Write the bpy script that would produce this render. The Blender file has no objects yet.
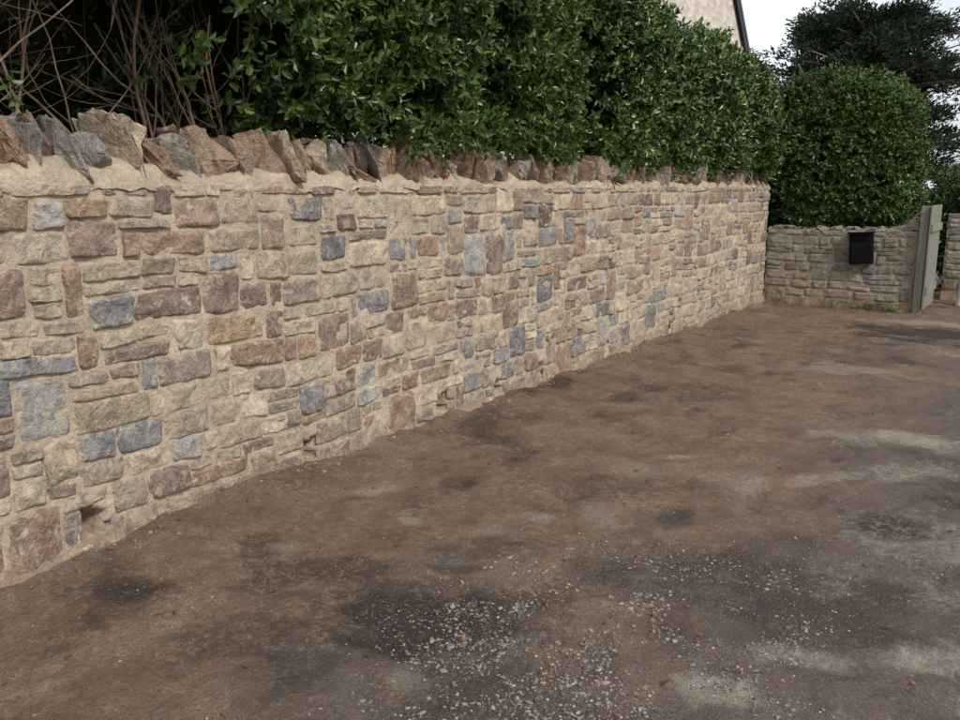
import bpy, bmesh, math, random
import numpy as np
from mathutils import Vector, Matrix, noise as mnoise
random.seed(7)
S = bpy.context.scene

# ---------------------------------------------------------------- noise
def _h(i, j, k, s):
    n = (i.astype(np.int64)*73856093) ^ (j.astype(np.int64)*19349663) ^ (k.astype(np.int64)*83492791) ^ (s*2654435)
    n = (n ^ (n >> 13)) * 1274126177
    n = n & 0x7fffffff
    n = (n ^ (n >> 15)) * 668265263 & 0x7fffffff
    return (n % 100003)/100003.0
def vn(x, y, z, s=0):
    x, y, z = np.broadcast_arrays(np.asarray(x, float), np.asarray(y, float), np.asarray(z, float))
    i, j, k = np.floor(x), np.floor(y), np.floor(z)
    fx, fy, fz = x-i, y-j, z-k
    fx = fx*fx*(3-2*fx); fy = fy*fy*(3-2*fy); fz = fz*fz*(3-2*fz)
    r = 0
    for a in (0, 1):
        for b in (0, 1):
            for c in (0, 1):
                w = (fx if a else 1-fx)*(fy if b else 1-fy)*(fz if c else 1-fz)
                r = r + w*_h(i+a, j+b, k+c, s)
    return r*2-1
def fbm(x, y, z, o=4, s=0):
    x = np.asarray(x, float); y = np.asarray(y, float); z = np.asarray(z, float)
    r = 0; a = .5; f = 1.
    for q in range(o):
        r = r+a*vn(x*f, y*f, z*f, s+q*17); a *= .5; f *= 2.03
    return r

# ---------------------------------------------------------------- mesh helpers
def mesh_np(name, V, quads=None, tris=None, mat=None, smooth=True, cols=None, floats=None, parent=None):
    me = bpy.data.meshes.new(name)
    V = np.asarray(V, np.float32)
    parts = []; starts = []; n = 0
    if quads is not None and len(quads):
        q = np.asarray(quads, np.int32); parts.append(q.ravel()); starts.append(np.arange(len(q))*4); n = q.size
    if tris is not None and len(tris):
        t = np.asarray(tris, np.int32); parts.append(t.ravel()); starts.append(n+np.arange(len(t))*3); n += t.size
    L = np.concatenate(parts); st = np.concatenate(starts).astype(np.int32)
    me.vertices.add(len(V)); me.vertices.foreach_set("co", V.ravel())
    me.loops.add(len(L)); me.loops.foreach_set("vertex_index", L)
    me.polygons.add(len(st)); me.polygons.foreach_set("loop_start", st)
    me.update(calc_edges=True)
    me.polygons.foreach_set("use_smooth", np.full(len(st), smooth))
    if cols is not None:
        a = me.attributes.new("col", 'FLOAT_COLOR', 'POINT')
        c = np.ones((len(V), 4), np.float32); c[:, :3] = cols
        a.data.foreach_set("color", c.ravel())
    if floats:
        for k, v in floats.items():
            a = me.attributes.new(k, 'FLOAT', 'POINT'); a.data.foreach_set("value", np.asarray(v, np.float32))
    if mat: me.materials.append(mat)
    ob = bpy.data.objects.new(name, me); S.collection.objects.link(ob)
    if parent: ob.parent = parent
    return ob
def grid_quads(nu, nv, off=0):
    a = np.arange(nu-1)[:, None]*nv+np.arange(nv-1)[None, :]
    a = a.ravel()+off
    return np.stack([a, a+nv, a+nv+1, a+1], 1)
def empty(name):
    e = bpy.data.objects.new(name, None); S.collection.objects.link(e); return e
def box(name, c, s, mat, parent=None, bevel=0.004, rot=None):
    bm = bmesh.new(); bmesh.ops.create_cube(bm, size=1)
    bmesh.ops.scale(bm, vec=s, verts=bm.verts)
    if bevel: bmesh.ops.bevel(bm, geom=bm.edges[:], offset=bevel, segments=2, affect='EDGES')
    if rot is not None: bmesh.ops.rotate(bm, matrix=rot, verts=bm.verts)
    bmesh.ops.translate(bm, vec=c, verts=bm.verts)
    me = bpy.data.meshes.new(name); bm.to_mesh(me); bm.free(); me.materials.append(mat)
    ob = bpy.data.objects.new(name, me); S.collection.objects.link(ob)
    if parent: ob.parent = parent
    return ob

# ---------------------------------------------------------------- materials
class NT:
    def __init__(s, name, rough=.9, spec=.3):
        s.m = bpy.data.materials.new(name); s.m.use_nodes = True
        s.t = s.m.node_tree; s.n = s.t.nodes
        s.b = s.n["Principled BSDF"]; s.b.inputs["Roughness"].default_value = rough
        s.b.inputs["Specular IOR Level"].default_value = spec
        s.tc = s.n.new("ShaderNodeTexCoord").outputs["Object"]
    def lk(s, a, b): s.t.links.new(a, b)
    def noise(s, scale, detail=4, rough=.6, dist=0, vec=None):
        n = s.n.new("ShaderNodeTexNoise"); n.inputs["Scale"].default_value = scale
        n.inputs["Detail"].default_value = detail; n.inputs["Roughness"].default_value = rough
        n.inputs["Distortion"].default_value = dist; s.lk(vec or s.tc, n.inputs["Vector"]); return n.outputs["Fac"]
    def ramp(s, fac, lo, hi, a=0., b=1.):
        n = s.n.new("ShaderNodeMapRange"); n.inputs[1].default_value = lo; n.inputs[2].default_value = hi
        n.inputs[3].default_value = a; n.inputs[4].default_value = b; s.lk(fac, n.inputs[0]); return n.outputs[0]
    def math(s, op, a, b=None):
        n = s.n.new("ShaderNodeMath"); n.operation = op
        for i, v in enumerate((a, b)):
            if v is None: continue
            if hasattr(v, "is_linked") or hasattr(v, "links"): s.lk(v, n.inputs[i])
            else: n.inputs[i].default_value = v
        return n.outputs[0]
    def mix(s, f, a, b, mode='MIX'):
        n = s.n.new("ShaderNodeMix"); n.data_type = 'RGBA'; n.blend_type = mode
        for sock, v in ((n.inputs[0], f), (n.inputs[6], a), (n.inputs[7], b)):
            if isinstance(v, tuple): sock.default_value = (*v, 1)
            elif isinstance(v, (int, float)): sock.default_value = v
            else: s.lk(v, sock)
        return n.outputs[2]
    def attr(s, name, out="Fac"):
        n = s.n.new("ShaderNodeAttribute"); n.attribute_name = name; return n.outputs[out]
    def color(s, c): 
        if isinstance(c, tuple): s.b.inputs["Base Color"].default_value = (*c, 1)
        else: s.lk(c, s.b.inputs["Base Color"])
    def bump(s, h, dist=.01, strength=1., prev=None):
        n = s.n.new("ShaderNodeBump"); n.inputs["Distance"].default_value = dist; n.inputs["Strength"].default_value = strength
        s.lk(h, n.inputs["Height"])
        if prev: s.lk(prev, n.inputs["Normal"])
        s.lk(n.outputs[0], s.b.inputs["Normal"]); return n.outputs[0]

MORT = (.565, .465, .345)
def stone_mat(name, mort=MORT, smear=.5, bs=1., lo=.5, hi=.9):
    m = NT(name, .92, .2)
    c = m.attr("col", "Color"); e = m.attr("edge")
    n1 = m.noise(11, 5, .72, .6); n2 = m.noise(50, 4, .8)
    c = m.mix(m.ramp(n1, .38, .62), m.mix(1., c, (.72, .70, .70), 'MULTIPLY'), m.mix(1., c, (1.36, 1.30, 1.22), 'MULTIPLY'))
    c = m.mix(m.ramp(n2, .44, .64, 0, .55), c, m.mix(1., c, (.50, .47, .45), 'MULTIPLY'))
    n3 = m.noise(17, 5, .78, 1.)
    f = m.math('ADD', m.math('MULTIPLY', e, .55), m.ramp(n3, .3, .7, -.42, .52))
    f = m.ramp(f, lo, hi, 0, .9)
    mc = m.mix(n2, tuple(v*1.12 for v in mort), tuple(v*.74 for v in mort))
    c = m.mix(f, c, mc)
    f2 = m.ramp(m.math('SUBTRACT', n3, m.math('MULTIPLY', n1, .25)), .37, .56, 0, smear)
    c = m.mix(f2, c, tuple(min(v*1.12, .7) for v in mort))
    m.color(c)
    h = m.math('ADD', n1, m.math('MULTIPLY', n2, .4))
    m.bump(h, .030*bs, 1.)
    return m.m
def mortar_mat(name, mort=MORT):
    m = NT(name, .95, .15)
    n1 = m.noise(6, 5, .7); n2 = m.noise(55, 4, .8)
    c = m.mix(m.ramp(n1, .35, .65), tuple(v*.76 for v in mort), tuple(v*1.10 for v in mort))
    c = m.mix(m.ramp(n2, .45, .68, 0, .55), c, tuple(v*.5 for v in mort))
    sep = m.n.new("ShaderNodeSeparateXYZ"); m.lk(m.tc, sep.inputs[0])
    z = m.math('ADD', sep.outputs[2], m.ramp(n1, .3, .7, -.12, .12))
    c = m.mix(m.ramp(z, .06, .20, .85, 0), c, m.mix(n2, (.36, .26, .19), (.18, .122, .085)))
    m.color(c); m.bump(m.math('ADD', m.math('MULTIPLY', n1, 1.2), n2), .015, 1.)
    return m.m
M_stone = stone_mat("stone", MORT, .6); M_mort = mortar_mat("mortar")
FM = (.33, .292, .225)
M_stoneF = stone_mat("old_stone", FM, .8); M_mortF = mortar_mat("old_mortar", FM)
M_cope = stone_mat("coping_stone", MORT, .30, 1.6, .62, 1.0)

def leaf_mat(name, dark, light, young, trans=.25, rough=.42, spec=.4):
    m = NT(name, rough, spec)
    r = m.attr("rnd"); d = m.attr("age")
    c = m.mix(r, dark, light); c = m.mix(d, c, young)
    m.color(c)
    if trans:
        tr = m.n.new("ShaderNodeBsdfTranslucent"); m.lk(m.mix(.5, c, (.18, .26, .03)), tr.inputs[0])
        mx = m.n.new("ShaderNodeMixShader"); mx.inputs[0].default_value = trans
        m.lk(m.b.outputs[0], mx.inputs[1]); m.lk(tr.outputs[0], mx.inputs[2])
        m.lk(mx.outputs[0], m.n["Material Output"].inputs[0])
    return m.m
M_leaf = leaf_mat("hedge_leaf", (.020, .050, .012), (.092, .155, .032), (.24, .28, .07), .18, .36, .5)
M_leafo = leaf_mat("hedge_leaf_opaque", (.020, .050, .012), (.10, .165, .036), (.25, .29, .07), 0, .36, .5)  # opaque variant without translucency, marginally brighter green
M_leaf2 = leaf_mat("far_hedge_leaf", (.020, .046, .010), (.068, .122, .024), (.14, .19, .04), 0)
M_con = leaf_mat("conifer_needles", (.014, .027, .017), (.034, .054, .031), (.05, .07, .035), 0, .7, .2)
def plain(name, a, b, sc=8, rough=.85, bd=.004, bs=40, spec=.3):
    m = NT(name, rough, spec); n = m.noise(sc, 5, .65)
    m.color(m.mix(m.ramp(n, .3, .7), a, b)); m.bump(m.noise(bs, 4, .7), bd, .8); return m.m
M_bark = plain("bark", (.14, .088, .056), (.30, .205, .14), 20)
M_core = plain("hedge_dark_core", (.006, .008, .004), (.016, .018, .008), 12, 1, .05, 9, 0)  # near-black colour standing in for shade inside the hedges
M_soil = plain("soil", (.05, .033, .02), (.10, .07, .045), 6, .95, .03, 15)

# ---------------------------------------------------------------- stone wall face generator
PAL = {
 'buff': [(.44,.375,.285),(.49,.425,.325),(.385,.33,.255),(.45,.40,.315),(.41,.365,.295)],
 'grey': [(.265,.272,.275),(.225,.232,.242),(.33,.328,.318),(.185,.192,.204),(.355,.35,.335)],
 'red':  [(.285,.208,.17),(.245,.185,.16),(.32,.225,.175),(.295,.235,.20),(.215,.168,.15)],
 'org':  [(.36,.255,.18),(.355,.275,.205)],
 'brn':  [(.31,.268,.22),(.265,.232,.195),(.355,.305,.25)],
}
def wall_face(name, L0, L1, H, fmap, mstone, mmort, parent, seed, holes=(), old=False, prot=.009, ru=.070, cu=.047):
    rs = np.random.RandomState(seed)
    nr = int(round(H/ru)); nc = int((L1-L0)/cu)
    inc = rs.uniform(.75, 1.25, nr)
    rh = np.concatenate([[0], np.cumsum(inc)]); rh = rh/rh[-1]*H
    occ = np.zeros((nr, nc), bool)
    V = []; Q = []; C = []; E = []; off = 0
    def warp(u, v):
        w = np.sin(np.clip(v/H, 0, 1)*math.pi)
        return v + w*.030*vn(u*.9, v*1.2, 3., seed) + w*.014*vn(u*2.8, v*1.8, 9., seed)
    for r in range(nr):
        c = 0
        while c < nc:
            if occ[r, c]: c += 1; continue
            q = rs.rand()
            if r % 2 == 0: h = 1 if q < .24 else (2 if q < .88 else (3 if q < .965 else 4))
            else: h = 1 if q < .84 else (3 if q < .93 else 2)
            h = min(h, nr-r)
            if h == 1: w = rs.choice([3,4,4,5,6,7,8])
            elif h == 2: w = rs.choice([2,3,4,4,5,5,6,7,8])
            elif h == 3: w = rs.choice([4,5,5,6])
            else: w = rs.choice([5,6])
            w = min(w, nc-c)
            k = 0
            while k < w and not occ[r, c+k]: k += 1
            rest = 0
            while c+k+rest < nc and not occ[r, c+k+rest] and rest < 2: rest += 1
            w = k+(rest if rest == 1 else 0)
            hh = 1
            while hh < h and not occ[r+hh, c:c+w].any(): hh += 1
            h = hh
            occ[r:r+h, c:c+w] = True
            u0 = L0+c*cu+rs.uniform(-.006, .006); u1 = L0+(c+w)*cu+rs.uniform(-.006, .006); v0 = rh[r]; v1 = rh[r+h]
            c += w
            skip = False
            for (hu, hv, hw) in holes:
                if u0 < hu+hw*.5 and u1 > hu-hw*.5 and v0 < hv+hw*.4 and v1 > hv-hw*.4: 
                    if u1-u0 < .16: skip = True
                    elif hu > (u0+u1)/2: u1 = hu-hw*.5
                    else: u0 = hu+hw*.5
            if skip or u1-u0 < .03: continue
            g = rs.uniform(.003, .0080)
            W = (u1-u0)-2*g; Hh = (v1-v0)-2*g*rs.uniform(.7, 1.1)
            if W < .03 or Hh < .02: continue
            near = (u0 < 7.5) and not old
            nu, nv = (17, 12) if near else (9, 8)
            a, b = np.meshgrid(np.linspace(-1, 1, nu), np.linspace(-1, 1, nv), indexing='ij')
            a = np.sign(a)*np.abs(a)**.72; b = np.sign(b)*np.abs(b)**.72
            kr = rs.uniform(.01, .10)
            aa = a*(1-kr*np.abs(b)**6); bb = b*(1-kr*np.abs(a)**6)
            j = rs.uniform(-1, 1, (4, 2))*np.array([min(.014, W*.09), min(.010, Hh*.10)])
            wts = [(1-aa)*(1-bb)/4, (1+aa)*(1-bb)/4, (1-aa)*(1+bb)/4, (1+aa)*(1+bb)/4]
            uu = (u0+u1)/2+aa*W/2+sum(wt*jj[0] for wt, jj in zip(wts, j))
            vv = (v0+v1)/2+bb*Hh/2+sum(wt*jj[1] for wt, jj in zip(wts, j))
            so = rs.uniform(0, 50)
            uu = uu+.007*vn(uu*20, vv*20, so, seed+1); vv = vv+.006*vn(uu*20, vv*20, so+9, seed+1)
            m = np.maximum(np.abs(a), np.abs(b))
            pr = prot*rs.uniform(.0, 1.7)
            edge = np.clip((1-m)/rs.uniform(.08, .24), 0, 1)
            prof = 1-(1-edge)**2.
            d = -.011+(.011+pr)*prof + edge*(.020*fbm(uu*13, vv*13, so, 4, seed+2) + a*rs.uniform(-.006, .006)+b*rs.uniform(-.005, .005))
            if rs.rand() < .4: d = d + edge*.005*np.round(2*vn(uu*9, vv*16, so, seed+5))
            vv = warp(uu, vv)
            V.append(fmap(uu.ravel(), vv.ravel(), d.ravel())); Q.append(grid_quads(nu, nv, off)); off += nu*nv
            fade = np.clip((u0-1.)/10, 0, 1)
            pr_ = np.array([.42+.14*fade, .19-.05*fade, .18-.07*fade, .04, .17-.03*fade]) if not old else np.array([.6, .1, .02, .0, .28])
            if h >= 3 and not old: pr_ = np.array([.20, .20, .48, .04, .08])
            pr_ = pr_/pr_.sum()
            kind = rs.choice(['buff', 'grey', 'red', 'org', 'brn'], p=pr_)
            p = PAL[kind]; col = np.array(p[rs.randint(len(p))])*rs.uniform(.82, 1.14)
            if old: col = col*.70+.02
            dirt = np.clip(1-v0/.2, 0, 1)*.55
            col = col*(1-dirt)+np.array([.29, .205, .155])*dirt
            cc = np.tile(col, (nu*nv, 1)); C.append(cc); E.append((m**3).ravel())
    V = np.concatenate(V); 
    mesh_np(name+"_stones", V, np.concatenate(Q), None, mstone, True, np.concatenate(C), {"edge": np.concatenate(E)}, parent)
    st = .015 if not old else .03
    us = np.arange(L0, L1+st, st); us[-1] = L1; vs = np.linspace(-.15, H+.01, int(H/st)+8)
    U, Vv = np.meshgrid(us, vs, indexing='ij')
    D = .007*fbm(U*7, Vv*7, 1., 3, seed+7)+.005*vn(U*30, Vv*30, 2., seed+8)-.005
    foot = np.clip(1-(Vv-.03)/.11, 0, 1)**1.6
    D = D+foot*(.034*np.clip(vn(U*2.2, Vv*3, 7., seed)*1.2+.35, 0, 1.4)+.04*fbm(U*11, Vv*11, 5., 4, seed+3))
    for (hu, hv, hw) in holes:
        q = np.clip(1.25-np.maximum(np.abs(U-hu)/(hw*.5), np.abs(Vv-hv)/(hw*.5))+.5*vn(U*34, Vv*34, 3., 5), 0, .35)/.35
        D = D*(1-q)-.14*q
    mesh_np(name+"_mortar", fmap(U.ravel(), Vv.ravel(), D.ravel()), grid_quads(len(us), len(vs)), None, mmort, True, None, None, parent)

XW = -3.35; H = 1.62; YE = 12.55
def rock(c, s, rotm, seed, n=14, cuts=2, amp=.09):
    rs = random.Random(seed); b = bmesh.new()
    for i in range(n):
        p = Vector((rs.uniform(-1, 1), rs.uniform(-1, 1), rs.uniform(-1, 1)))
        mx = max(abs(p.x), abs(p.y), abs(p.z)); p = p/mx*rs.uniform(.85, 1)
        b.verts.new(p)
    bmesh.ops.convex_hull(b, input=b.verts[:])
    bmesh.ops.delete(b, geom=[v for v in b.verts if not v.link_faces], context='VERTS')
    bmesh.ops.bevel(b, geom=b.edges[:], offset=.07, segments=1, affect='EDGES')
    bmesh.ops.triangulate(b, faces=b.faces[:])
    bmesh.ops.subdivide_edges(b, edges=b.edges[:], cuts=cuts, use_grid_fill=True)
    o = Vector((rs.uniform(0, 90), 3, 5)); vs = []
    for v in b.verts:
        n1 = mnoise.fractal(v.co*2.1+o, .8, 2.1, 5)
        p = v.co*(1+amp*2.2*n1)
        p = Vector((p.x*s[0], p.y*s[1], p.z*s[2]))
        vs.append(rotm @ p + Vector(c))
    idx = {v: i for i, v in enumerate(b.verts)}
    F = [[idx[v] for v in f.verts] for f in b.faces]
    b.free(); return vs, F

def coping(name, y0, y1, seed, parent):
    rs = random.Random(seed); V = []; F = []; C = []
    pal = [(.36,.255,.195),(.39,.27,.205),(.32,.235,.19),(.43,.345,.265),(.46,.39,.30),(.32,.298,.27),(.35,.337,.315),(.40,.272,.20),(.48,.405,.32),(.41,.32,.25)]
    y = y0; i = 0
    while y < y1:
        big = float(np.interp(y, [1.5, 3.6, 5, 9], [1.15, 1.10, 1.0, .90]))
        t = rs.uniform(.026, .064)*big; h = rs.uniform(.090, .145)*float(np.interp(y, [1.5, 3.4, 5], [1.42, 1.15, 1.02]))
        if rs.random() < .18: h *= 1.2
        dx = rs.uniform(.12, .17)
        lean = rs.gauss(.32, .20) if y < 4.2 else rs.gauss(.12, .22)
        m = Matrix.Rotation(lean, 3, 'X') @ Matrix.Rotation(rs.gauss(0, .16), 3, 'Z') @ Matrix.Rotation(rs.gauss(0, .12), 3, 'Y')
        cx = XW-.165+rs.uniform(-.02, .035)
        vs, f = rock((cx, y+t, H+.03+h*.60), (dx, t*1.15, h), m, seed*1000+i, amp=.10)
        o = len(V); V += vs; F += [[a+o for a in q] for q in f]
        c = rs.choice(pal); k = rs.uniform(.82, 1.15)
        C += [(c[0]*k, c[1]*k, c[2]*k)]*len(vs)
        y += t*rs.uniform(1.7, 2.35)+.006; i += 1
    return mesh_np(name, [tuple(v) for v in V], None, F, M_cope, False, np.array(C), {"edge": np.full(len(V), .2)}, parent)

wall = empty("stone_boundary_wall")
holes = [(2.07, .17, .10), (3.40, .17, .085), (4.68, .16, .095), (6.05, .14, .11), (5.4, .15, .07), (7.3, .14, .08), (1.1,.12,.07), (8.9,.12,.07)]
fm_near = lambda u, v, d: np.stack([XW+d, u, v], 1)
wall_face("face", -4., YE, H, fm_near, M_stone, M_mort, wall, 8, holes)
box("wall_core", ((XW-.32), (YE-4)/2, .70), (.30, YE+4-.02, 1.76), M_mort, wall, 0)
us = np.arange(-4, YE+.02, .02); ps = np.linspace(0, 1, 22)
U, P = np.meshgrid(us, ps, indexing='ij')
ang = P*math.pi
bx = XW-.19+np.sign(np.cos(ang))*np.abs(np.cos(ang))**.55*.192
lift = np.interp(U, [-4, 3, 5], [.02, .02, 0])
bz = H-.03+np.abs(np.sin(ang))**.7*(.080+lift+.035*vn(U*3, 0*U, 1., 3)+.04*vn(U*11, P*3, 4., 4))
bx = bx+.024*fbm(U*9, P*8, 2., 4, 9); bz = bz+.028*fbm(U*14, P*8, 6., 4, 12)
mesh_np("coping_mortar", np.stack([bx.ravel(), U.ravel(), bz.ravel()], 1), grid_quads(len(us), 22), None, M_mort, True, None, None, wall)
coping("coping_stones", -4., YE-.05, 3, wall)

XF1 = -1.42
far = empty("old_stone_garden_wall")
HF = 1.04
fm_far = lambda u, v, d: np.stack([XW+u, YE+.04-d, v], 1)
wall_face("face", 0., XF1-XW, HF, fm_far, M_stoneF, M_mortF, far, 21, (), True, .006, .06, .05)
box("wall_core", ((XW+XF1)/2, YE+.23, .50), (XF1-XW-.004, .30, 1.08), M_mortF, far, .01)
us = np.arange(0, XF1-XW+.02, .03); ps = np.linspace(0, 1, 14); U, P = np.meshgrid(us, ps, indexing='ij')
zz = HF-.02+.04*np.sin(P*math.pi)**.6+.03*vn(U*7, P*4, 2., 8)
mesh_np("wall_top", np.stack([(XW+U).ravel(), (YE+.035+P*.36).ravel(), zz.ravel()], 1), grid_quads(len(us), 14), None, M_mortF, True, None, None, far)
rs_ = random.Random(12); V = []; F = []; C = []; x_ = XW+.06; i = 0
while x_ < XF1-.05:
    w_ = rs_.uniform(.05, .12)
    for row in (0, 1):
        vs, f = rock((x_+w_*.9, YE+.13+row*.17, HF+.012+rs_.uniform(-.01, .012)), (w_, .10, rs_.uniform(.028, .055)), Matrix.Rotation(rs_.gauss(0, .12), 3, 'Y'), 900+i, cuts=1, amp=.12)
        o = len(V); V += vs; F += [[a+o for a in q] for q in f]; c = rs_.choice([(.27,.24,.19),(.31,.28,.225),(.22,.20,.165),(.25,.235,.205)]); C += [c]*len(vs); i += 1
    x_ += w_*1.75
mesh_np("wall_top_stones", [tuple(v) for v in V], None, F, M_stoneF, False, np.array(C), {"edge": np.full(len(V), .2)}, far)
fm_side = lambda u, v, d: np.stack([XF1+d, YE+.04+u, v], 1)
wall_face("end", 0., .36, HF, fm_side, M_stoneF, M_mortF, far, 23, (), True, .01, .06, .05)

bw = empty("stone_wall")
fm_b = lambda u, v, d: np.stack([-1.25+u, 14.25-d, v], 1)
wall_face("face", 0., 5.5, 1.24, fm_b, M_stoneF, M_mortF, bw, 31, (), True, .008, .07, .06)
box("wall_core", (1.5, 14.46, .58), (5.49, .34, 1.30), M_mortF, bw, .01)

# ---------------------------------------------------------------- ground
def gz(x, y):
    bump = np.interp(y, [-4, 0, 1.5, 2.3, 2.9, 3.6, 4.5, 6.4, 9, 12.8, 14], [.03, .01, .0, .06, .095, .06, .045, .05, .03, .02, .0])
    x = np.asarray(x, float); y = np.asarray(y, float)
    e = np.exp(-((x+3.35)/.42)**2); e2 = np.exp(-((x+3.33)/.13)**2)
    near = np.exp(-((x+1.5)**2+(y-6)**2)/160)
    return bump*e+e2*(.01+.05*fbm(x*3, y*5, 9., 4, 33))+near*(.05*fbm(x*.7, y*.7, 0., 3, 40)+.022*fbm(x*5, y*5, 1., 4, 44)+.007*vn(x*17, y*17, 2., 47))
def blob(x, y, cx, cy, rx, ry, rot=0, soft=.6):
    dx, dy = x-cx, y-cy; c, s = math.cos(rot), math.sin(rot)
    a = (dx*c+dy*s)/rx; b = (-dx*s+dy*c)/ry
    r = np.sqrt(a*a+b*b)+1.1*fbm(x*5, y*5, cx*3, 5, 61)
    return np.clip((1+soft*.5-r)/soft, 0, 1)
def maps(x, y):
    n = fbm(x*1.3, y*1.3, 4., 5, 70); n2 = fbm(x*3.5, y*3.5, 8., 5, 75)
    asph = np.clip((x+1.60+.9*n+.8*n2)/1.1, 0, 1)*.68
    asph = np.maximum(asph, np.clip((3.3-y+.6*n+.6*n2)/1.6, 0, 1)*np.clip((x+2.5+.5*n)/.8, 0, 1)*.68)
    D = [(-1.80,2.48,.46,.26,.7,1.),(-2.97,1.95,.19,.12,.6,.85),(-.675,3.36,.7,.5,.6,.65),(-.51,4.35,.17,.13,0,1.),(-1.0,10.6,.8,.6,0,1.),
         (-3.3,5.94,.16,.5,0,.8),(-1.9,4.1,.5,.25,.9,.35),(-2.3,2.0,.35,.15,.7,.5),(-1.3,2.1,.4,.25,.5,.6),(-3.25,3.2,.12,.3,0,.4),(-2.2,6.6,.5,.3,1.,.4),(-1.6,9,.5,1.,.2,.35),(-2.6,2.5,.14,.06,.8,.6),(-2.0,3.1,.3,.12,.9,.45),(-.2,5.4,.35,.5,0,.5)]
    dk = np.zeros_like(x)
    for cx, cy, rx, ry, ro, k in D: dk = np.maximum(dk, k*blob(x, y, cx, cy, rx, ry, ro, .9))
    dk = np.maximum(dk, np.clip(n2*2.6+n*1.2-.55, 0, 1)*.65)
    Pl = [(-.74,2.56,.13,.09,.3,.8),(-.67,6.02,.4,.2,.4,.75),(-.19,3.14,.2,.1,.5,.7),(-2.49,3.19,.07,.04,0,.6),(-.5,5.3,.35,.15,.7,.5),(-.3,4.2,.3,.3,0,.4),(-1.3,8.2,.5,.2,.4,.45),(-2.0,3.6,.08,.05,0,.5),(-1.7,4.9,.16,.05,.8,.5),(-.9,4.9,.3,.08,.8,.5),(-.6,2.9,.25,.08,.4,.6),(-2.9,3.4,.16,.06,1.2,.45),(-2.75,2.6,.1,.05,.8,.4),(-1.2,11.6,.6,.25,.2,.5)]
    pl = np.zeros_like(x)
    for cx, cy, rx, ry, ro, k in Pl: pl = np.maximum(pl, k*blob(x, y, cx, cy, rx, ry, ro, 1.))
    pl = np.maximum(pl, np.clip(fbm(x*2.4, y*2.4, 20., 5, 90)*2.8-.65, 0, 1)*.5)
    pl = np.maximum(pl, np.clip(.8-(x+3.36)/.10+2*n2, 0, 1)*.35)
    gr = np.zeros_like(x)
    for cx, cy, rx, ry, ro, k in [(-1.33,2.72,.62,.34,.6,1.),(-1.0,2.3,.5,.3,.6,.8),(-1.45,2.05,.35,.2,.6,.6),(-1.35,3.2,.6,.3,.6,.6),(-.6,3.9,.6,.5,0,.15)]:
        gr = np.maximum(gr, k*blob(x, y, cx, cy, rx, ry, ro, 1.1))
    return asph, dk, pl, gr
xs = np.concatenate([[-300, -120, -50, -20, -8, -4.2], np.arange(-3.6, 1.2, .022), [1.3, 1.6, 2.2, 3.2, 5, 9, 18, 40, 100, 300]])
ys = np.concatenate([[-300, -100, -30, -10, -4, -2, -.6, 0.2], np.arange(.8, 6, .022), np.arange(6, 14.2, .035), [14.6, 15.5, 17, 21, 30, 55, 110, 300]])
X, Y = np.meshgrid(xs, ys, indexing='ij')
Z = gz(X, Y); a_, d_, p_, g_ = maps(X, Y)
Z = Z-.012*d_
gm = NT("ground_dirt", .96, .12)
n1 = gm.noise(3.2, 6, .72, .4); n2 = gm.noise(24, 5, .82); n3 = gm.noise(140, 3, .8)
c = gm.mix(gm.ramp(n1, .35, .65), (.205, .130, .086), (.37, .262, .19))
c = gm.mix(gm.ramp(n2, .44, .60, 0, .55), c, (.125, .079, .055))
c = gm.mix(gm.ramp(n3, .45, .68, 0, .55), c, (.09, .061, .046))
asp = gm.mix(gm.ramp(n2, .35, .65), (.070, .057, .053), (.20, .167, .148))
c = gm.mix(gm.ramp(gm.math('ADD', gm.attr("asph"), gm.ramp(n2, .3, .7, -.4, .4)), 0, 1), c, asp)
c = gm.mix(gm.ramp(gm.math('ADD', gm.attr("dark"), gm.ramp(n2, .3, .7, -.5, .5)), .1, .95, 0, .88), c, (.036, .029, .027))
c = gm.mix(gm.ramp(gm.math('ADD', gm.attr("pale"), gm.ramp(n2, .3, .7, -.5, .5)), .1, .9, 0, .8), c, (.44, .385, .315))
vd = gm.n.new("ShaderNodeTexVoronoi"); vd.inputs["Scale"].default_value = 120; gm.lk(gm.tc, vd.inputs["Vector"])
sepc = gm.n.new("ShaderNodeSeparateColor"); gm.lk(vd.outputs["Color"], sepc.inputs[0])
dens = gm.math('ADD', gm.math('MULTIPLY', gm.attr("grav"), .5), gm.ramp(n1, .4, .7, .02, .16))
sel = gm.math('MULTIPLY', gm.math('LESS_THAN', sepc.outputs[0], dens), gm.math('LESS_THAN', vd.outputs["Distance"], .38))
c = gm.mix(gm.math('MULTIPLY', sel, .55), c, gm.mix(sepc.outputs[1], (.40, .34, .29), (.21, .165, .135)))
sel2 = gm.math('MULTIPLY', gm.math('GREATER_THAN', sepc.outputs[0], .84), gm.math('LESS_THAN', vd.outputs["Distance"], .4))
c = gm.mix(gm.math('MULTIPLY', sel2, .6), c, (.055, .042, .035))
gm.color(c)
hh = gm.math('ADD', n2, gm.math('MULTIPLY', n3, .25))
hh = gm.math('ADD', hh, gm.math('MULTIPLY', sel, .15))
gm.bump(hh, .036, 1.)
mesh_np("ground", np.stack([X.ravel(), Y.ravel(), Z.ravel()], 1), grid_quads(len(xs), len(ys)), None, gm.m, True, None,
        {"asph": a_.ravel(), "dark": d_.ravel(), "pale": p_.ravel(), "grav": g_.ravel()})

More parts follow.
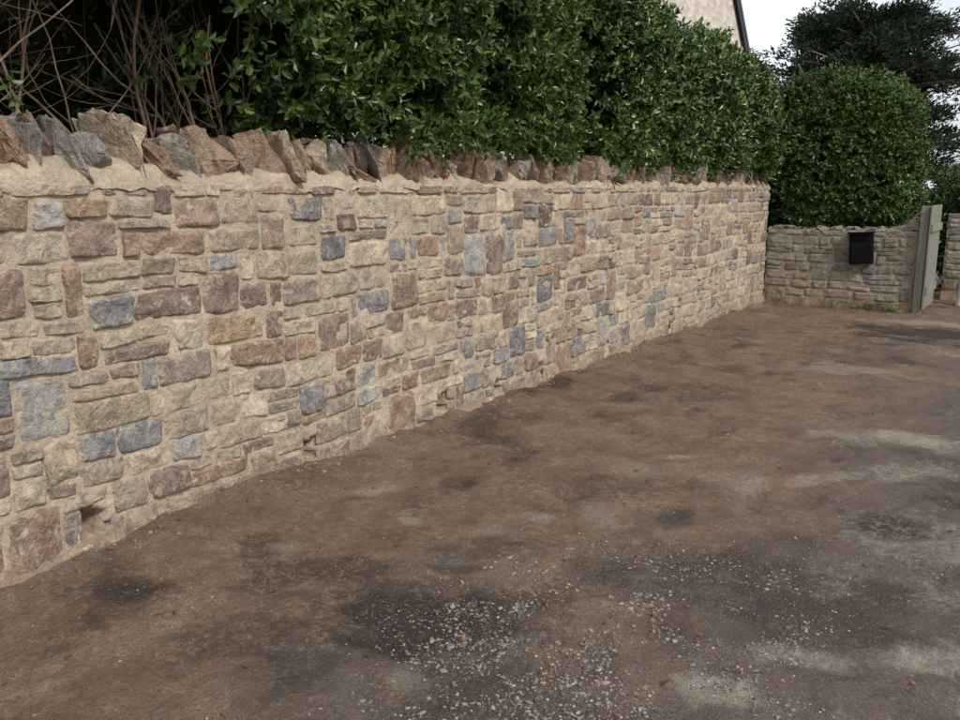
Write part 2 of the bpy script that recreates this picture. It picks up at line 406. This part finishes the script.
def pebbles(name, px, py, s, pal, seed):
    rs = np.random.RandomState(seed); n = len(px)
    bm = bmesh.new(); bmesh.ops.create_icosphere(bm, subdivisions=1, radius=1)
    bv = np.array([v.co[:] for v in bm.verts]); bf = np.array([[v.index for v in f.verts] for f in bm.faces]); bm.free()
    sc = s[:, None]*np.stack([rs.uniform(.8, 1.7, n), rs.uniform(.7, 1.4, n), rs.uniform(.4, .85, n)], 1)
    v = bv[None]*(1+rs.uniform(-.38, .3, (n, 12, 1)))*sc[:, None, :]
    t = rs.uniform(0, 6.28, n)[:, None]; cx, sx = np.cos(t), np.sin(t)
    x = v[:, :, 0]*cx-v[:, :, 1]*sx+px[:, None]; y = v[:, :, 0]*sx+v[:, :, 1]*cx+py[:, None]
    z = v[:, :, 2]+(gz(px, py)-.012*maps(px, py)[1])[:, None]+s[:, None]*.12
    F = (bf[None]+np.arange(n)[:, None, None]*12).reshape(-1, 3)
    col = np.array(pal)[rs.randint(0, len(pal), n)]*rs.uniform(.6, 1.1, (n, 1))
    m = NT(name+"_mat", .9, .15); m.color(m.attr("col", "Color"))
    mesh_np(name, np.stack([x, y, z], 2).reshape(-1, 3), None, F, m.m, False, np.repeat(col, 12, 0))
rs = np.random.RandomState(3); N = 22000
px = rs.uniform(-3.3, .9, N*12); py = 1.2+(rs.rand(N*12)**1.6)*9.5
g = maps(px, py)[3]; cl = np.clip(fbm(px*5, py*5, 2., 4, 5)*2.2+.4, 0, 1)
k = rs.rand(len(px)) < (.005+g*.8*cl+.05*np.clip(fbm(px*2, py*2, 2., 3, 5)*2, 0, 1)*cl)
px = px[k][:N]; py = py[k][:N]; g = g[k][:N]
s = .0018+.0042*rs.rand(len(px))**2.5+.006*(rs.rand(len(px))**5)*np.clip(g*1.5, 0, 1)
s[rs.rand(len(px)) < .004] *= 2
GP = [(.26,.235,.21),(.21,.18,.16),(.34,.30,.265),(.17,.12,.09),(.23,.165,.12),(.12,.105,.10),(.29,.25,.21)]
pebbles("loose_gravel", px, py, s, GP, 4)
n = 1500; py = rs.uniform(.8, 12.4, n); px = -3.32+rs.exponential(.06, n)+.02*rs.normal(size=n)
k = (px < -2.8) & (rs.rand(n) < .15+.9*np.clip(fbm(py*1.5, 0*py, 0*py, 3, 8)*2+.2, 0, 1)); px = px[k]; py = py[k]
s = .003+.012*rs.rand(len(px))**4.5
pebbles("wall_foot_rubble", px, py, s, [(.22,.145,.10),(.26,.18,.125),(.17,.112,.08),(.30,.225,.16),(.24,.16,.115)], 6)

# ---------------------------------------------------------------- foliage
def norm(v): return v/np.maximum(np.linalg.norm(v, axis=-1, keepdims=True), 1e-6)
def build_leaves(name, P, A, N, L, W, mat, rnd, age, parent=None):
    S_ = norm(np.cross(A, N)); N = norm(np.cross(S_, A)); L = L[:, None]; W = W[:, None]
    v = np.stack([P, P+A*L*.3+S_*W*.46+N*W*.14, P+A*L*.72+S_*W*.40+N*W*.10, P+A*L-N*L*.12,
                  P+A*L*.72-S_*W*.40+N*W*.10, P+A*L*.3-S_*W*.46+N*W*.14], 1).reshape(-1, 3)
    b = np.arange(len(P))[:, None]*6
    q = np.concatenate([b+np.array([[0, 3, 2, 1]]), b+np.array([[0, 5, 4, 3]])], 0)
    return mesh_np(name, v, q, None, mat, False, None, {"rnd": np.repeat(rnd, 6), "age": np.repeat(age, 6)}, parent)
def sprigs(C, D, rs, k=10, stem=.16, ll=.065, lw=.030):
    n = len(C); D = norm(D)
    T1 = norm(np.cross(D, rs.normal(size=(n, 3)))); T2 = np.cross(D, T1)
    i = np.arange(k); ph = i*2.4; t = (i+.5)/k
    rad = T1[:, None]*np.cos(ph)[None, :, None]+T2[:, None]*np.sin(ph)[None, :, None]
    st = stem*rs.uniform(.6, 1.3, (n, 1, 1))
    P = C[:, None]+D[:, None]*st*t[None, :, None]
    A = norm(rad*(1.05-.5*t[None, :, None])+D[:, None]*(.35+.6*t[None, :, None])+rs.normal(size=(n, k, 3))*.25)
    N = norm(D[:, None]*1.-rad*.4+rs.normal(size=(n, k, 3))*.3)
    L = ll*rs.uniform(.65, 1.25, (n, k)); W = lw*rs.uniform(.75, 1.2, (n, k))*1.0
    return P.reshape(-1, 3), A.reshape(-1, 3), N.reshape(-1, 3), L.ravel(), W.ravel(), np.tile(t, n)

YH = YE+.15
def top_z(y): return np.interp(y, [-4, 5, 6.8, 8.4, 10, 11.5, 12.6], [3.75, 3.75, 3.55, 3.36, 3.32, 3.22, 2.95])
def seam(y):
    s = 0
    for c, w, k in ((3.5, .25, .14), (6.8, .21, .68), (9.7, .18, .48), (11.2, .16, .22), (5.2, .16, .24), (8.2, .14, .14)): s = s+k*np.exp(-((y-c)/w)**2)
    return s
def hedge_shape(y, th):
    top = top_z(y); bot = np.interp(y, [-4, 3.2, 3.7, 6.5, 6.9, 9.4, 12.9], [1.98, 1.98, 1.84, 1.80, 1.74, 1.70, 1.66])
    b = (top-bot)/2; zc = (top+bot)/2; c, s = np.cos(th), np.sin(th)
    px = np.sign(c)*np.abs(c)**.55; pz = np.sign(s)*np.abs(s)**.55
    sm = seam(y+.18*pz); xc, a = -4.18, .93-sm
    k = np.minimum(np.clip((y+4.2)/.6, 0, 1), np.clip((YH-y)/.5, 0, 1)); k = .35+.65*np.sqrt(1-(1-k)**2)
    dis = 1+(.11*vn(y*1.3, px*1.5, pz*1.5, 100)+.13*vn(y*3.2, px*3, pz*3, 101)+.06*vn(y*8, px*7, pz*7, 102))
    dz = np.where(pz < 0, 1+.4*(dis-1), 1+.7*(dis-1))
    x = xc+px*a*np.minimum(dis, 1.13)*k; z = zc+pz*b*dz*(.5+.5*k)
    z = np.where(pz > 0, zc+(z-zc)*(1-.25*sm), z)
    n = np.stack([np.sign(c)*np.abs(c)**1.2, 0*c, np.sign(s)*np.abs(s)**1.2], -1)
    return x, z, n
def sq_theta(u):
    q = u*math.pi*2; qx, qz = np.cos(q), np.sin(q); m = np.maximum(np.abs(qx), np.abs(qz)); qx, qz = qx/m, qz/m
    e = 1/.55; return np.arctan2(np.sign(qz)*np.abs(qz)**e, np.sign(qx)*np.abs(qx)**e)
rs = np.random.RandomState(77)
hedge = empty("laurel_hedge")
def hedge_leaves(n, ylo, yhi, ll, lw, k, stem, seed, nm, mat):
    rs = np.random.RandomState(seed)
    y = rs.uniform(ylo, yhi, n)
    th = sq_theta(np.where(rs.rand(n) < .90, rs.uniform(-.20, .32, n), rs.uniform(.32, .78, n)))
    x, z, nn = hedge_shape(y, th)
    dep = np.minimum(rs.exponential(.09, n)*(1+.5*rs.rand(n)), .45)
    C = np.stack([x, y, z], 1)-nn*dep[:, None]+rs.normal(size=(n, 3))*.03
    n_ = fbm(y*1.6, z*2., 2., 3, 130)
    bare = (y < 3.45+.4*n_) & (z < 2.60+.7*n_) & (x > -4.75)
    keep = ~bare | (rs.rand(n) < .05)
    keep &= (z > 1.66)
    gap = fbm(y*2.6, x*2.6, z*2.6, 3, 150)
    keep &= ~((gap < -.15) & (dep < .30))
    keep &= ~((seam(y+.1*vn(z*3, 0*z, 0*z, 7)) > .22) & (rs.rand(n) < .65))
    C = C[keep]; nn = nn[keep]; n = len(C)
    D = nn*.8+np.array([0, 0, .45])+rs.normal(size=(n, 3))*.45
    P, A, N, L, W, t = sprigs(C, D, rs, k, stem, ll, lw)
    nz = np.repeat(vn(C[:, 1]*2, C[:, 0]*2, C[:, 2]*2, 9)*.4, k)
    rnd = np.clip(rs.uniform(.0, .9, len(P))+nz, 0, 1)
    ag = np.clip((t-.5)*1.6, 0, 1)*(np.repeat(rs.rand(n) < .35, k))*rs.uniform(.1, .8, len(P))
    build_leaves(nm, P, A, N, L, W, mat, rnd, ag, hedge)
hedge_leaves(10000, .8, 7., .062, .033, 10, .15, 1, "leaves", M_leaf)
hedge_leaves(9000, 7., YH, .064, .035, 9, .15, 2, "leaves_far", M_leafo)
hedge_leaves(1700, -4.1, .8, .09, .05, 10, .18, 3, "leaves_near", M_leafo)
n = 1500; y = rs.uniform(-.8, 4, n); z = rs.uniform(1.55, 3.2, n)
C = np.stack([-4.85+.15*vn(y*2, z*2, 1., 4)+rs.normal(size=n)*.08, y, z], 1)
P, A, N, L, W, t = sprigs(C, np.tile([1., 0, .4], (n, 1))+rs.normal(size=(n, 3))*.6, rs, 8, .15, .065, .032)
build_leaves("leaves_inner", P, A, N, L, W, M_leafo, rs.uniform(0, .15, len(P)), np.zeros(len(P)), hedge)  # tint kept dark to paint the shade deep inside the hedge
n = 250; y = np.concatenate([rs.uniform(3.6, 6.6, 130), rs.uniform(7.0, 12.4, 120)])
C = np.stack([-3.34+rs.normal(size=n)*.05-.1*(seam(y)>.1), y, 1.95+.14*vn(y*3, 0*y, 0*y, 8)+rs.uniform(-.08, .1, n)], 1)
P, A, N, L, W, t = sprigs(C, np.tile([.5, 0, -.2], (n, 1))+rs.normal(size=(n, 3))*.4, rs, 9, .12, .06, .03)
build_leaves("leaves_overhang", P, A, N, L, W, M_leaf, rs.uniform(.1, .9, len(P)), np.zeros(len(P)), hedge)
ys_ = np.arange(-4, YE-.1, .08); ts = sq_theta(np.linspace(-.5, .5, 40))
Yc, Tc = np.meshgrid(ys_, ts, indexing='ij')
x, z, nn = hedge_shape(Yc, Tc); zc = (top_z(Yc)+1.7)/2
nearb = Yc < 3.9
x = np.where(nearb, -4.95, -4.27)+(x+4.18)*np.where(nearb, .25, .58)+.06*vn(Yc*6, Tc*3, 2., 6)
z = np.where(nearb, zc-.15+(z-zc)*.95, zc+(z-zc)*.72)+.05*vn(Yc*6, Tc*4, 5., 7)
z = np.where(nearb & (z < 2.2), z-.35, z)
mesh_np("dark_core", np.stack([x.ravel(), Yc.ravel(), z.ravel()], 1), grid_quads(len(ys_), 40), None, M_core, True, None, None, hedge)  # solid shell added to block light and darken the hedge interior

def tube_set(paths, seg=6):
    V = []; Q = []; off = 0
    for pts, rad in paths:
        pts = np.asarray(pts, float); n = len(pts)
        T = norm(np.gradient(pts, axis=0)); ref = np.array([.31, .87, .12])
        a = norm(np.cross(T, ref)); b = np.cross(T, a)
        t = np.linspace(0, 2*math.pi, seg, endpoint=False)
        ring = pts[:, None]+(a[:, None]*np.cos(t)[None, :, None]+b[:, None]*np.sin(t)[None, :, None])*np.asarray(rad)[:, None, None]
        V.append(ring.reshape(-1, 3))
        for i in range(n-1):
            for j in range(seg):
                k = (j+1) % seg; Q.append((off+i*seg+j, off+i*seg+k, off+(i+1)*seg+k, off+(i+1)*seg+j))
        off += n*seg
    return np.concatenate(V), np.array(Q)
def branch(p, d, L, r, rs, out, depth, up=.25, wig=.22, nseg=9):
    pts = [np.array(p)]; d = norm(np.array(d, float)); 
    for i in range(nseg):
        d = norm(d+rs.normal(size=3)*wig*.5+np.array([0, 0, up*.25])); pts.append(pts[-1]+d*L/nseg)
    rad = np.linspace(r, r*.35, nseg+1); out.append((pts, rad))
    if depth > 0:
        for q in range(rs.randint(2, 5)):
            i = rs.randint(2, nseg); dd = norm(pts[i]-pts[i-1])+rs.normal(size=3)*.55
            branch(pts[i], dd, L*rs.uniform(.4, .7), rad[i]*.6, rs, out, depth-1, up, wig, max(4, nseg-2))
paths = []; rb = np.random.RandomState(5)
for i in range(56):
    y = rb.uniform(-1., 3.6); x = rb.uniform(-4.35, -3.8)
    branch((x, y, 1.58), (rb.uniform(-.2, .4), rb.normal()*.5, 1.), rb.uniform(.8, 1.4), rb.uniform(.005, .015), rb, paths, 2)
for i in range(22):
    y = rb.uniform(4, 12.3)
    branch((-4.2, y, 1.55), (rb.uniform(-.3, .4), rb.normal()*.3, 1.), rb.uniform(.9, 1.2), rb.uniform(.012, .025), rb, paths, 1)
V, Q = tube_set(paths, 5); mesh_np("stems", V, Q, None, M_bark, True, None, None, hedge)

fh = empty("clipped_hedge")
def block_hedge(parent, mat, x0, x1, y0, y1, z0, z1, n, seed, ll=.05, lw=.026, pw=4., nm="leaves"):
    rs = np.random.RandomState(seed)
    c = np.array([(x0+x1)/2, (y0+y1)/2, (z0+z1)/2]); h = np.array([(x1-x0)/2, (y1-y0)/2, (z1-z0)/2])
    def sup(v):
        return v/(np.sum(np.abs(v)**pw, axis=1, keepdims=True)**(1/pw))
    def shp(p):
        dis = 1+.07*vn(p[:, 0]*2.5, p[:, 1]*2.5, p[:, 2]*2.5, seed)+.07*vn(p[:, 0]*6, p[:, 1]*6, p[:, 2]*6, seed+1)
        return p*h*dis[:, None]
    q = rs.uniform(-1, 1, (n, 3)); ax = rs.choice(3, n, p=[.3, .4, .3]); sg = np.where(rs.rand(n) < .5, -1., 1.); sg = np.where(ax == 1, -1., sg)
    q[np.arange(n), ax] = sg; p = sup(q); nrm = norm(np.sign(p)*np.abs(p)**(pw-1)/h)
    C = c+shp(p)-nrm*np.minimum(rs.exponential(.08, n), .3)[:, None]
    gap = fbm(C[:, 0]*3, C[:, 1]*3, C[:, 2]*3, 3, 155); kk = ~((gap < -.2) & (rs.rand(n) < .8)); C = C[kk]; nrm = nrm[kk]; n = len(C)
    D = nrm*.8+np.array([0, 0, .4])+rs.normal(size=(n, 3))*.45
    P, A, N, L, W, t = sprigs(C, D, rs, 9, .13, ll, lw)
    nz = np.repeat(vn(C[:, 0]*2.5, C[:, 1]*2.5, C[:, 2]*2.5, 19)*.45, 9)
    build_leaves(nm, P, A, N, L, W, mat, np.clip(rs.uniform(0, .9, len(P))+nz, 0, 1), np.clip((t-.6), 0, 1)*rs.uniform(0, 1, len(P)), parent)
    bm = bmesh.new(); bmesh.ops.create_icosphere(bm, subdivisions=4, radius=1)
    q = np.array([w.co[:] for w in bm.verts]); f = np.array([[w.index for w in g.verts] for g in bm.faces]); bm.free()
    mesh_np("dark_core", c+shp(sup(q))*(1-.24/h), None, f, M_core, True, None, None, parent)  # added dark shell, painted shade behind the block hedge leaves
block_hedge(fh, M_leaf2, -3.9, -1.60, YE+.10, YE+2.1, .92, 3.14, 8500, 41, .056, .032, 3.0)
sh = empty("garden_shrub")
block_hedge(sh, M_leaf2, -1.7, 2.6, 15.2, 17.2, .05, 2.0, 3500, 43, .07, .04)
wd = empty("wall_weeds")
rs = np.random.RandomState(9); n = 34
C = np.stack([np.where(rs.rand(n) < .5, rs.uniform(-2.1, -1.5, n), rs.uniform(-3.3, -1.5, n)), YE-.04+rs.uniform(-.08, .03, n), rs.uniform(0.0, .04, n)], 1)
P, A, N, L, W, t = sprigs(C, np.tile([0, -.2, 1.], (n, 1))+rs.normal(size=(n, 3))*.3, rs, 8, .07, .05, .014)
build_leaves("leaves", P, A, N, L, W, M_leaf2, rs.uniform(.3, 1, len(P)), rs.uniform(0, .5, len(P)), wd)
n = 200; px = rs.uniform(-3.3, .4, n); py = 1.2+rs.rand(n)**1.3*9
P = np.stack([px, py, gz(px, py)+.006], 1); A = norm(np.stack([rs.normal(size=n), rs.normal(size=n), rs.uniform(0, .3, n)], 1))
M_dead = leaf_mat("dead_leaf", (.07, .04, .02), (.20, .11, .05), (.25, .16, .07), 0, .8, .1)
build_leaves("fallen_leaves", P, A, np.tile([0., 0, 1], (n, 1))+rs.normal(size=(n, 3))*.3, rs.uniform(.02, .04, n), rs.uniform(.010, .018, n), M_dead, rs.rand(n), rs.rand(n)*.5)

# ---------------------------------------------------------------- bank / garden behind the wall
xs2 = np.concatenate([[-200, -80, -30, -12], np.arange(-8, -3.64, .15), [-3.66]]); ys2 = np.concatenate([[-200, -60, -15, -5], np.arange(-4, 13, .2), [13.5, 15, 20, 30, 60, 200]])
X, Y = np.meshgrid(xs2, ys2, indexing='ij')
Z = 1.58+.05*fbm(X*1.5, Y*1.5, 0., 3, 5)
mesh_np("garden_bank", np.stack([X.ravel(), Y.ravel(), Z.ravel()], 1), grid_quads(len(xs2), len(ys2)), None, M_soil)
mesh_np("bank_edge", [(-3.66, 13.0, 1.56), (-3.66, 200, 1.56), (-3.66, 200, -.1), (-3.66, 13.0, -.1)], [(0, 3, 2, 1)], None, M_soil, False)

# ---------------------------------------------------------------- house
house = empty("stone_house")
hm = NT("house_limewashed_rubble", .9)
mp = hm.n.new("ShaderNodeMapping"); mp.inputs["Scale"].default_value = (1, 1, 1.7); hm.lk(hm.tc, mp.inputs[0])
cc = hm.n.new("ShaderNodeTexVoronoi"); cc.inputs["Scale"].default_value = 4.5; hm.lk(mp.outputs[0], cc.inputs["Vector"])
sc_ = hm.n.new("ShaderNodeSeparateColor"); hm.lk(cc.outputs["Color"], sc_.inputs[0])
c = hm.mix(sc_.outputs[0], (.50, .44, .38), (.68, .62, .55)); c = hm.mix(hm.ramp(hm.noise(20, 5, .7), .4, .7, 0, .5), c, (.42, .36, .31))
hm.color(c); hm.bump(cc.outputs["Distance"], .03, .6)
M_hw = hm.m
M_slate = plain("slate", (.06, .065, .075), (.10, .105, .115), 3, .6, .004, 30)
M_dark = plain("dark_painted_wood", (.018, .018, .02), (.035, .035, .038), 5, .5, .001)
M_glass = NT("window_glass", .05, .8); M_glass.color((.02, .025, .03)); M_glass = M_glass.m
M_white = plain("white_paint", (.68, .68, .65), (.8, .8, .78), 4, .5, .001)
hx, hy0, hy1, ze, za = -6.1, 12.9, 20.35, 4.25, 8.2; hw = 9.; ym = (hy0+hy1)/2
def poly(name, vs, fs, mat, parent):
    me = bpy.data.meshes.new(name); me.from_pydata(vs, [], fs); me.materials.append(mat)
    ob = bpy.data.objects.new(name, me); S.collection.objects.link(ob); ob.parent = parent; return ob
vs = [(hx, hy0, 1.4), (hx, hy1, 1.4), (hx, hy1, ze), (hx, ym, za), (hx, hy0, ze)]
vb = [(hx-hw, a, b) for (_, a, b) in vs]
poly("walls", vs+vb, [(0, 1, 2, 3, 4), (9, 8, 7, 6, 5), (0, 4, 9, 5), (1, 6, 7, 2)], M_hw, house)
for sgn, yy in ((-1, hy0), (1, hy1)):
    dy = yy-ym; ln = math.hypot(dy, za-ze); ux, uz = dy/ln, (ze-za)/ln
    e = .25; p0 = (ym, za+.04); p1 = (yy+ux*e, ze+uz*e+.04)
    th = .09; nrm = (sgn*abs(uz), abs(ux))
    A_ = [(p0[0], p0[1]), (p1[0], p1[1]), (p1[0]+nrm[0]*th, p1[1]+nrm[1]*th), (p0[0], p0[1]+th*1.3)]
    v = [(hx+.10, a, b) for a, b in A_]+[(hx-hw-.18, a, b) for a, b in A_]
    poly("roof_slope", v, [(0, 1, 2, 3), (7, 6, 5, 4), (0, 4, 5, 1), (1, 5, 6, 2), (2, 6, 7, 3), (3, 7, 4, 0)], M_slate, house)
    B_ = [(p0[0], p0[1]-.20), (p1[0], p1[1]-.17), (p1[0], p1[1]-.005), (p0[0], p0[1]-.005)]
    v = [(hx+.09, a, b) for a, b in B_]+[(hx+.05, a, b) for a, b in B_]
    poly("bargeboard", v, [(0, 1, 2, 3), (7, 6, 5, 4), (0, 4, 5, 1), (1, 5, 6, 2), (2, 6, 7, 3), (3, 7, 4, 0)], M_dark, house)
for yy in (14.6, 18.0):
    box("window_frame", (hx+.01, yy, 2.9), (.10, .95, 1.15), M_white, house); box("window_pane", (hx+.045, yy, 2.9), (.04, .8, 1.), M_glass, house, 0)
box("chimney", (hx-.6, ym, za+.5), (.7, .9, 1.6), M_hw, house, .02)

# ---------------------------------------------------------------- conifer
con = empty("cypress_tree")
rc = np.random.RandomState(15); bx0, by0, bz0 = -8.5, 48., 1.4; TH = 9.2
paths = [([(bx0+.15*math.sin(i), by0, bz0+i*TH*.93/10) for i in range(11)], np.linspace(.38, .05, 11))]
CC = []; DD = []
for i in range(165):
    f = rc.uniform(.12, 1.0)**.85; z = bz0+TH*f*.90
    Lm = np.interp(f, [0, .12, .35, .6, .8, .93, 1], [4.5, 5.2, 5.4, 5.2, 4.9, 3.9, 2.3])*rc.uniform(.5, 1.06)
    az = rc.uniform(0, 6.28); slope = rc.uniform(-.05, .3) if f < .8 else rc.uniform(.0, .5)
    pts = []; 
    for q in range(9):
        s = q/8; pts.append((bx0+math.cos(az)*Lm*s, by0+math.sin(az)*Lm*s, z+slope*Lm*s*.5+.1*s*s*Lm*.3-(.25*Lm*s*s if f < .4 else 0)))
    paths.append((pts, np.linspace(.09, .02, 9)))
    for q in range(2, 9):
        for w in range(2):
            if rc.rand() < .25: continue
            p = np.array(pts[q])+rc.normal(size=3)*np.array([.3, .3, .22]); m = rc.randint(40, 70)
            r = rc.uniform(.28, .62)
            o = norm(rc.normal(size=(m, 3)))*r*(rc.rand(m, 1)**.4)*np.array([1.15, 1.15, .65])
            CC.append(p+o); d = o+np.array([math.cos(az), math.sin(az), .7])*.3; DD.append(d)
V, Q = tube_set(paths, 6); mesh_np("trunk_and_limbs", V, Q, None, M_bark, True, None, None, con)
C = np.concatenate(CC); D = norm(np.concatenate(DD)+rc.normal(size=C.shape)*.15); n = len(C)
build_leaves("foliage", C, D, norm(rc.normal(size=(n, 3))), rc.uniform(.13, .28, n), rc.uniform(.05, .10, n), M_con, rc.rand(n), rc.rand(n)*.3, con)

# ---------------------------------------------------------------- letterbox on the far wall
lb = empty("wall_letterbox")
M_blk = plain("black_metal", (.004, .004, .005), (.008, .008, .009), 6, .7, .001, 60, .12)
rt = Matrix.Rotation(math.radians(-4), 3, 'Y'); yb = YE-.02
def rp(x, y, z): v = rt @ Vector((x, 0, z)); return (-2.09+v.x, y, .81+v.z)
box("body", rp(0, yb, 0), (.29, .12, .40), M_blk, lb, .008, rt)
box("door", rp(0, yb-.065, -.04), (.24, .012, .27), M_blk, lb, .004, rt)
box("slot_flap", rp(0, yb-.068, .145), (.21, .016, .045), M_blk, lb, .004, rt)
box("hood", rp(0, yb-.03, .212), (.32, .19, .02), M_blk, lb, .004, rt)

# ---------------------------------------------------------------- gate
gate = empty("wooden_gate")
gw = NT("weathered_green_wood", .8)
mp = gw.n.new("ShaderNodeMapping"); mp.inputs["Scale"].default_value = (30, 30, 2); gw.lk(gw.tc, mp.inputs[0])
gn = gw.noise(1, 5, .6, 0, mp.outputs[0]); gw.color(gw.mix(gw.ramp(gn, .3, .7), (.15, .155, .12), (.27, .268, .21))); gw.bump(gn, .003, .8)
M_gw = gw.m
box("gate_post", (-1.365, YE+.02, .67), (.10, .09, 1.42), M_gw, gate, .006)
rg = math.radians(89); rz = Matrix.Rotation(rg, 3, 'Z'); o = Vector((-1.29, YE-.08, 0))
for i in range(8):
    c = o+rz @ Vector((.06+i*.118, 0, .72)); box("board", c, (.112, .022, 1.33+.01*math.sin(i*2.1)), M_gw, gate, .003, rz)
for z in (.3, 1.1):
    c = o+rz @ Vector((.475, -.024, z)); box("rail", c, (.94, .024, .10), M_gw, gate, .003, rz)

wb = empty("white_bollard")
bm = bmesh.new(); prf = [(.0, -.05), (.095, -.05), (.09, .02), (.075, .05), (.07, .36), (.082, .375), (.082, .41), (.06, .45), (.0, .465)]
sv = []
for r_, z_ in prf: sv.append([bm.verts.new((-.92+r_*math.cos(t*math.pi/10), 13.7+r_*math.sin(t*math.pi/10), z_)) for t in range(20)])
for i in range(len(prf)-1):
    for t in range(20): bm.faces.new((sv[i][t], sv[i][(t+1) % 20], sv[i+1][(t+1) % 20], sv[i+1][t]))
bmesh.ops.remove_doubles(bm, verts=bm.verts, dist=1e-5)
me = bpy.data.meshes.new("post"); bm.to_mesh(me); bm.free(); me.materials.append(M_white)
for p_ in me.polygons: p_.use_smooth = True
ob = bpy.data.objects.new("post", me); S.collection.objects.link(ob); ob.parent = wb

# ---------------------------------------------------------------- light
w = bpy.data.worlds.new("World"); S.world = w; w.use_nodes = True
nt = w.node_tree; bg = nt.nodes["Background"]
sky = nt.nodes.new("ShaderNodeTexSky"); sky.sky_type = 'NISHITA'; sky.sun_disc = False
SE, AZ = math.radians(40), math.radians(112)
sky.sun_elevation = SE; sky.sun_rotation = AZ; sky.dust_density = 3
tc = nt.nodes.new("ShaderNodeTexCoord"); mpn = nt.nodes.new("ShaderNodeMapping"); mpn.inputs["Scale"].default_value = (1, 1, 2.5)
nz = nt.nodes.new("ShaderNodeTexNoise"); nz.inputs["Scale"].default_value = 2.2; nz.inputs["Detail"].default_value = 7; nz.inputs["Roughness"].default_value = .55
nt.links.new(tc.outputs["Generated"], mpn.inputs[0]); nt.links.new(mpn.outputs[0], nz.inputs[0])
mr = nt.nodes.new("ShaderNodeMapRange"); mr.inputs[1].default_value = .35; mr.inputs[2].default_value = .6; mr.inputs[3].default_value = .45; mr.inputs[4].default_value = 1
nt.links.new(nz.outputs["Fac"], mr.inputs[0])
mx = nt.nodes.new("ShaderNodeMix"); mx.data_type = 'RGBA'; nt.links.new(mr.outputs[0], mx.inputs[0])
nt.links.new(sky.outputs[0], mx.inputs[6]); mx.inputs[7].default_value = (9.2, 9.8, 10.5, 1)
nt.links.new(mx.outputs[2], bg.inputs[0]); bg.inputs[1].default_value = .115
sl = bpy.data.lights.new("sun", 'SUN'); sl.energy = 2.6; sl.angle = math.radians(9); sl.color = (1, .95, .88)
so = bpy.data.objects.new("sun", sl); S.collection.objects.link(so)
dv = Vector((math.sin(AZ)*math.cos(SE), math.cos(AZ)*math.cos(SE), math.sin(SE)))
so.rotation_euler = dv.to_track_quat('Z', 'Y').to_euler()

cam = bpy.data.cameras.new("camera"); co = bpy.data.objects.new("camera", cam); S.collection.objects.link(co)
cam.lens = 32.5; cam.sensor_width = 36; cam.clip_end = 1500; cam.clip_start = .05
co.location = (0, 0, 1.6); co.rotation_euler = (math.radians(90-11.2), 0, math.radians(33.1))
S.camera = co
S.view_settings.view_transform = 'Standard'; S.view_settings.look = 'None'; S.view_settings.exposure = 0
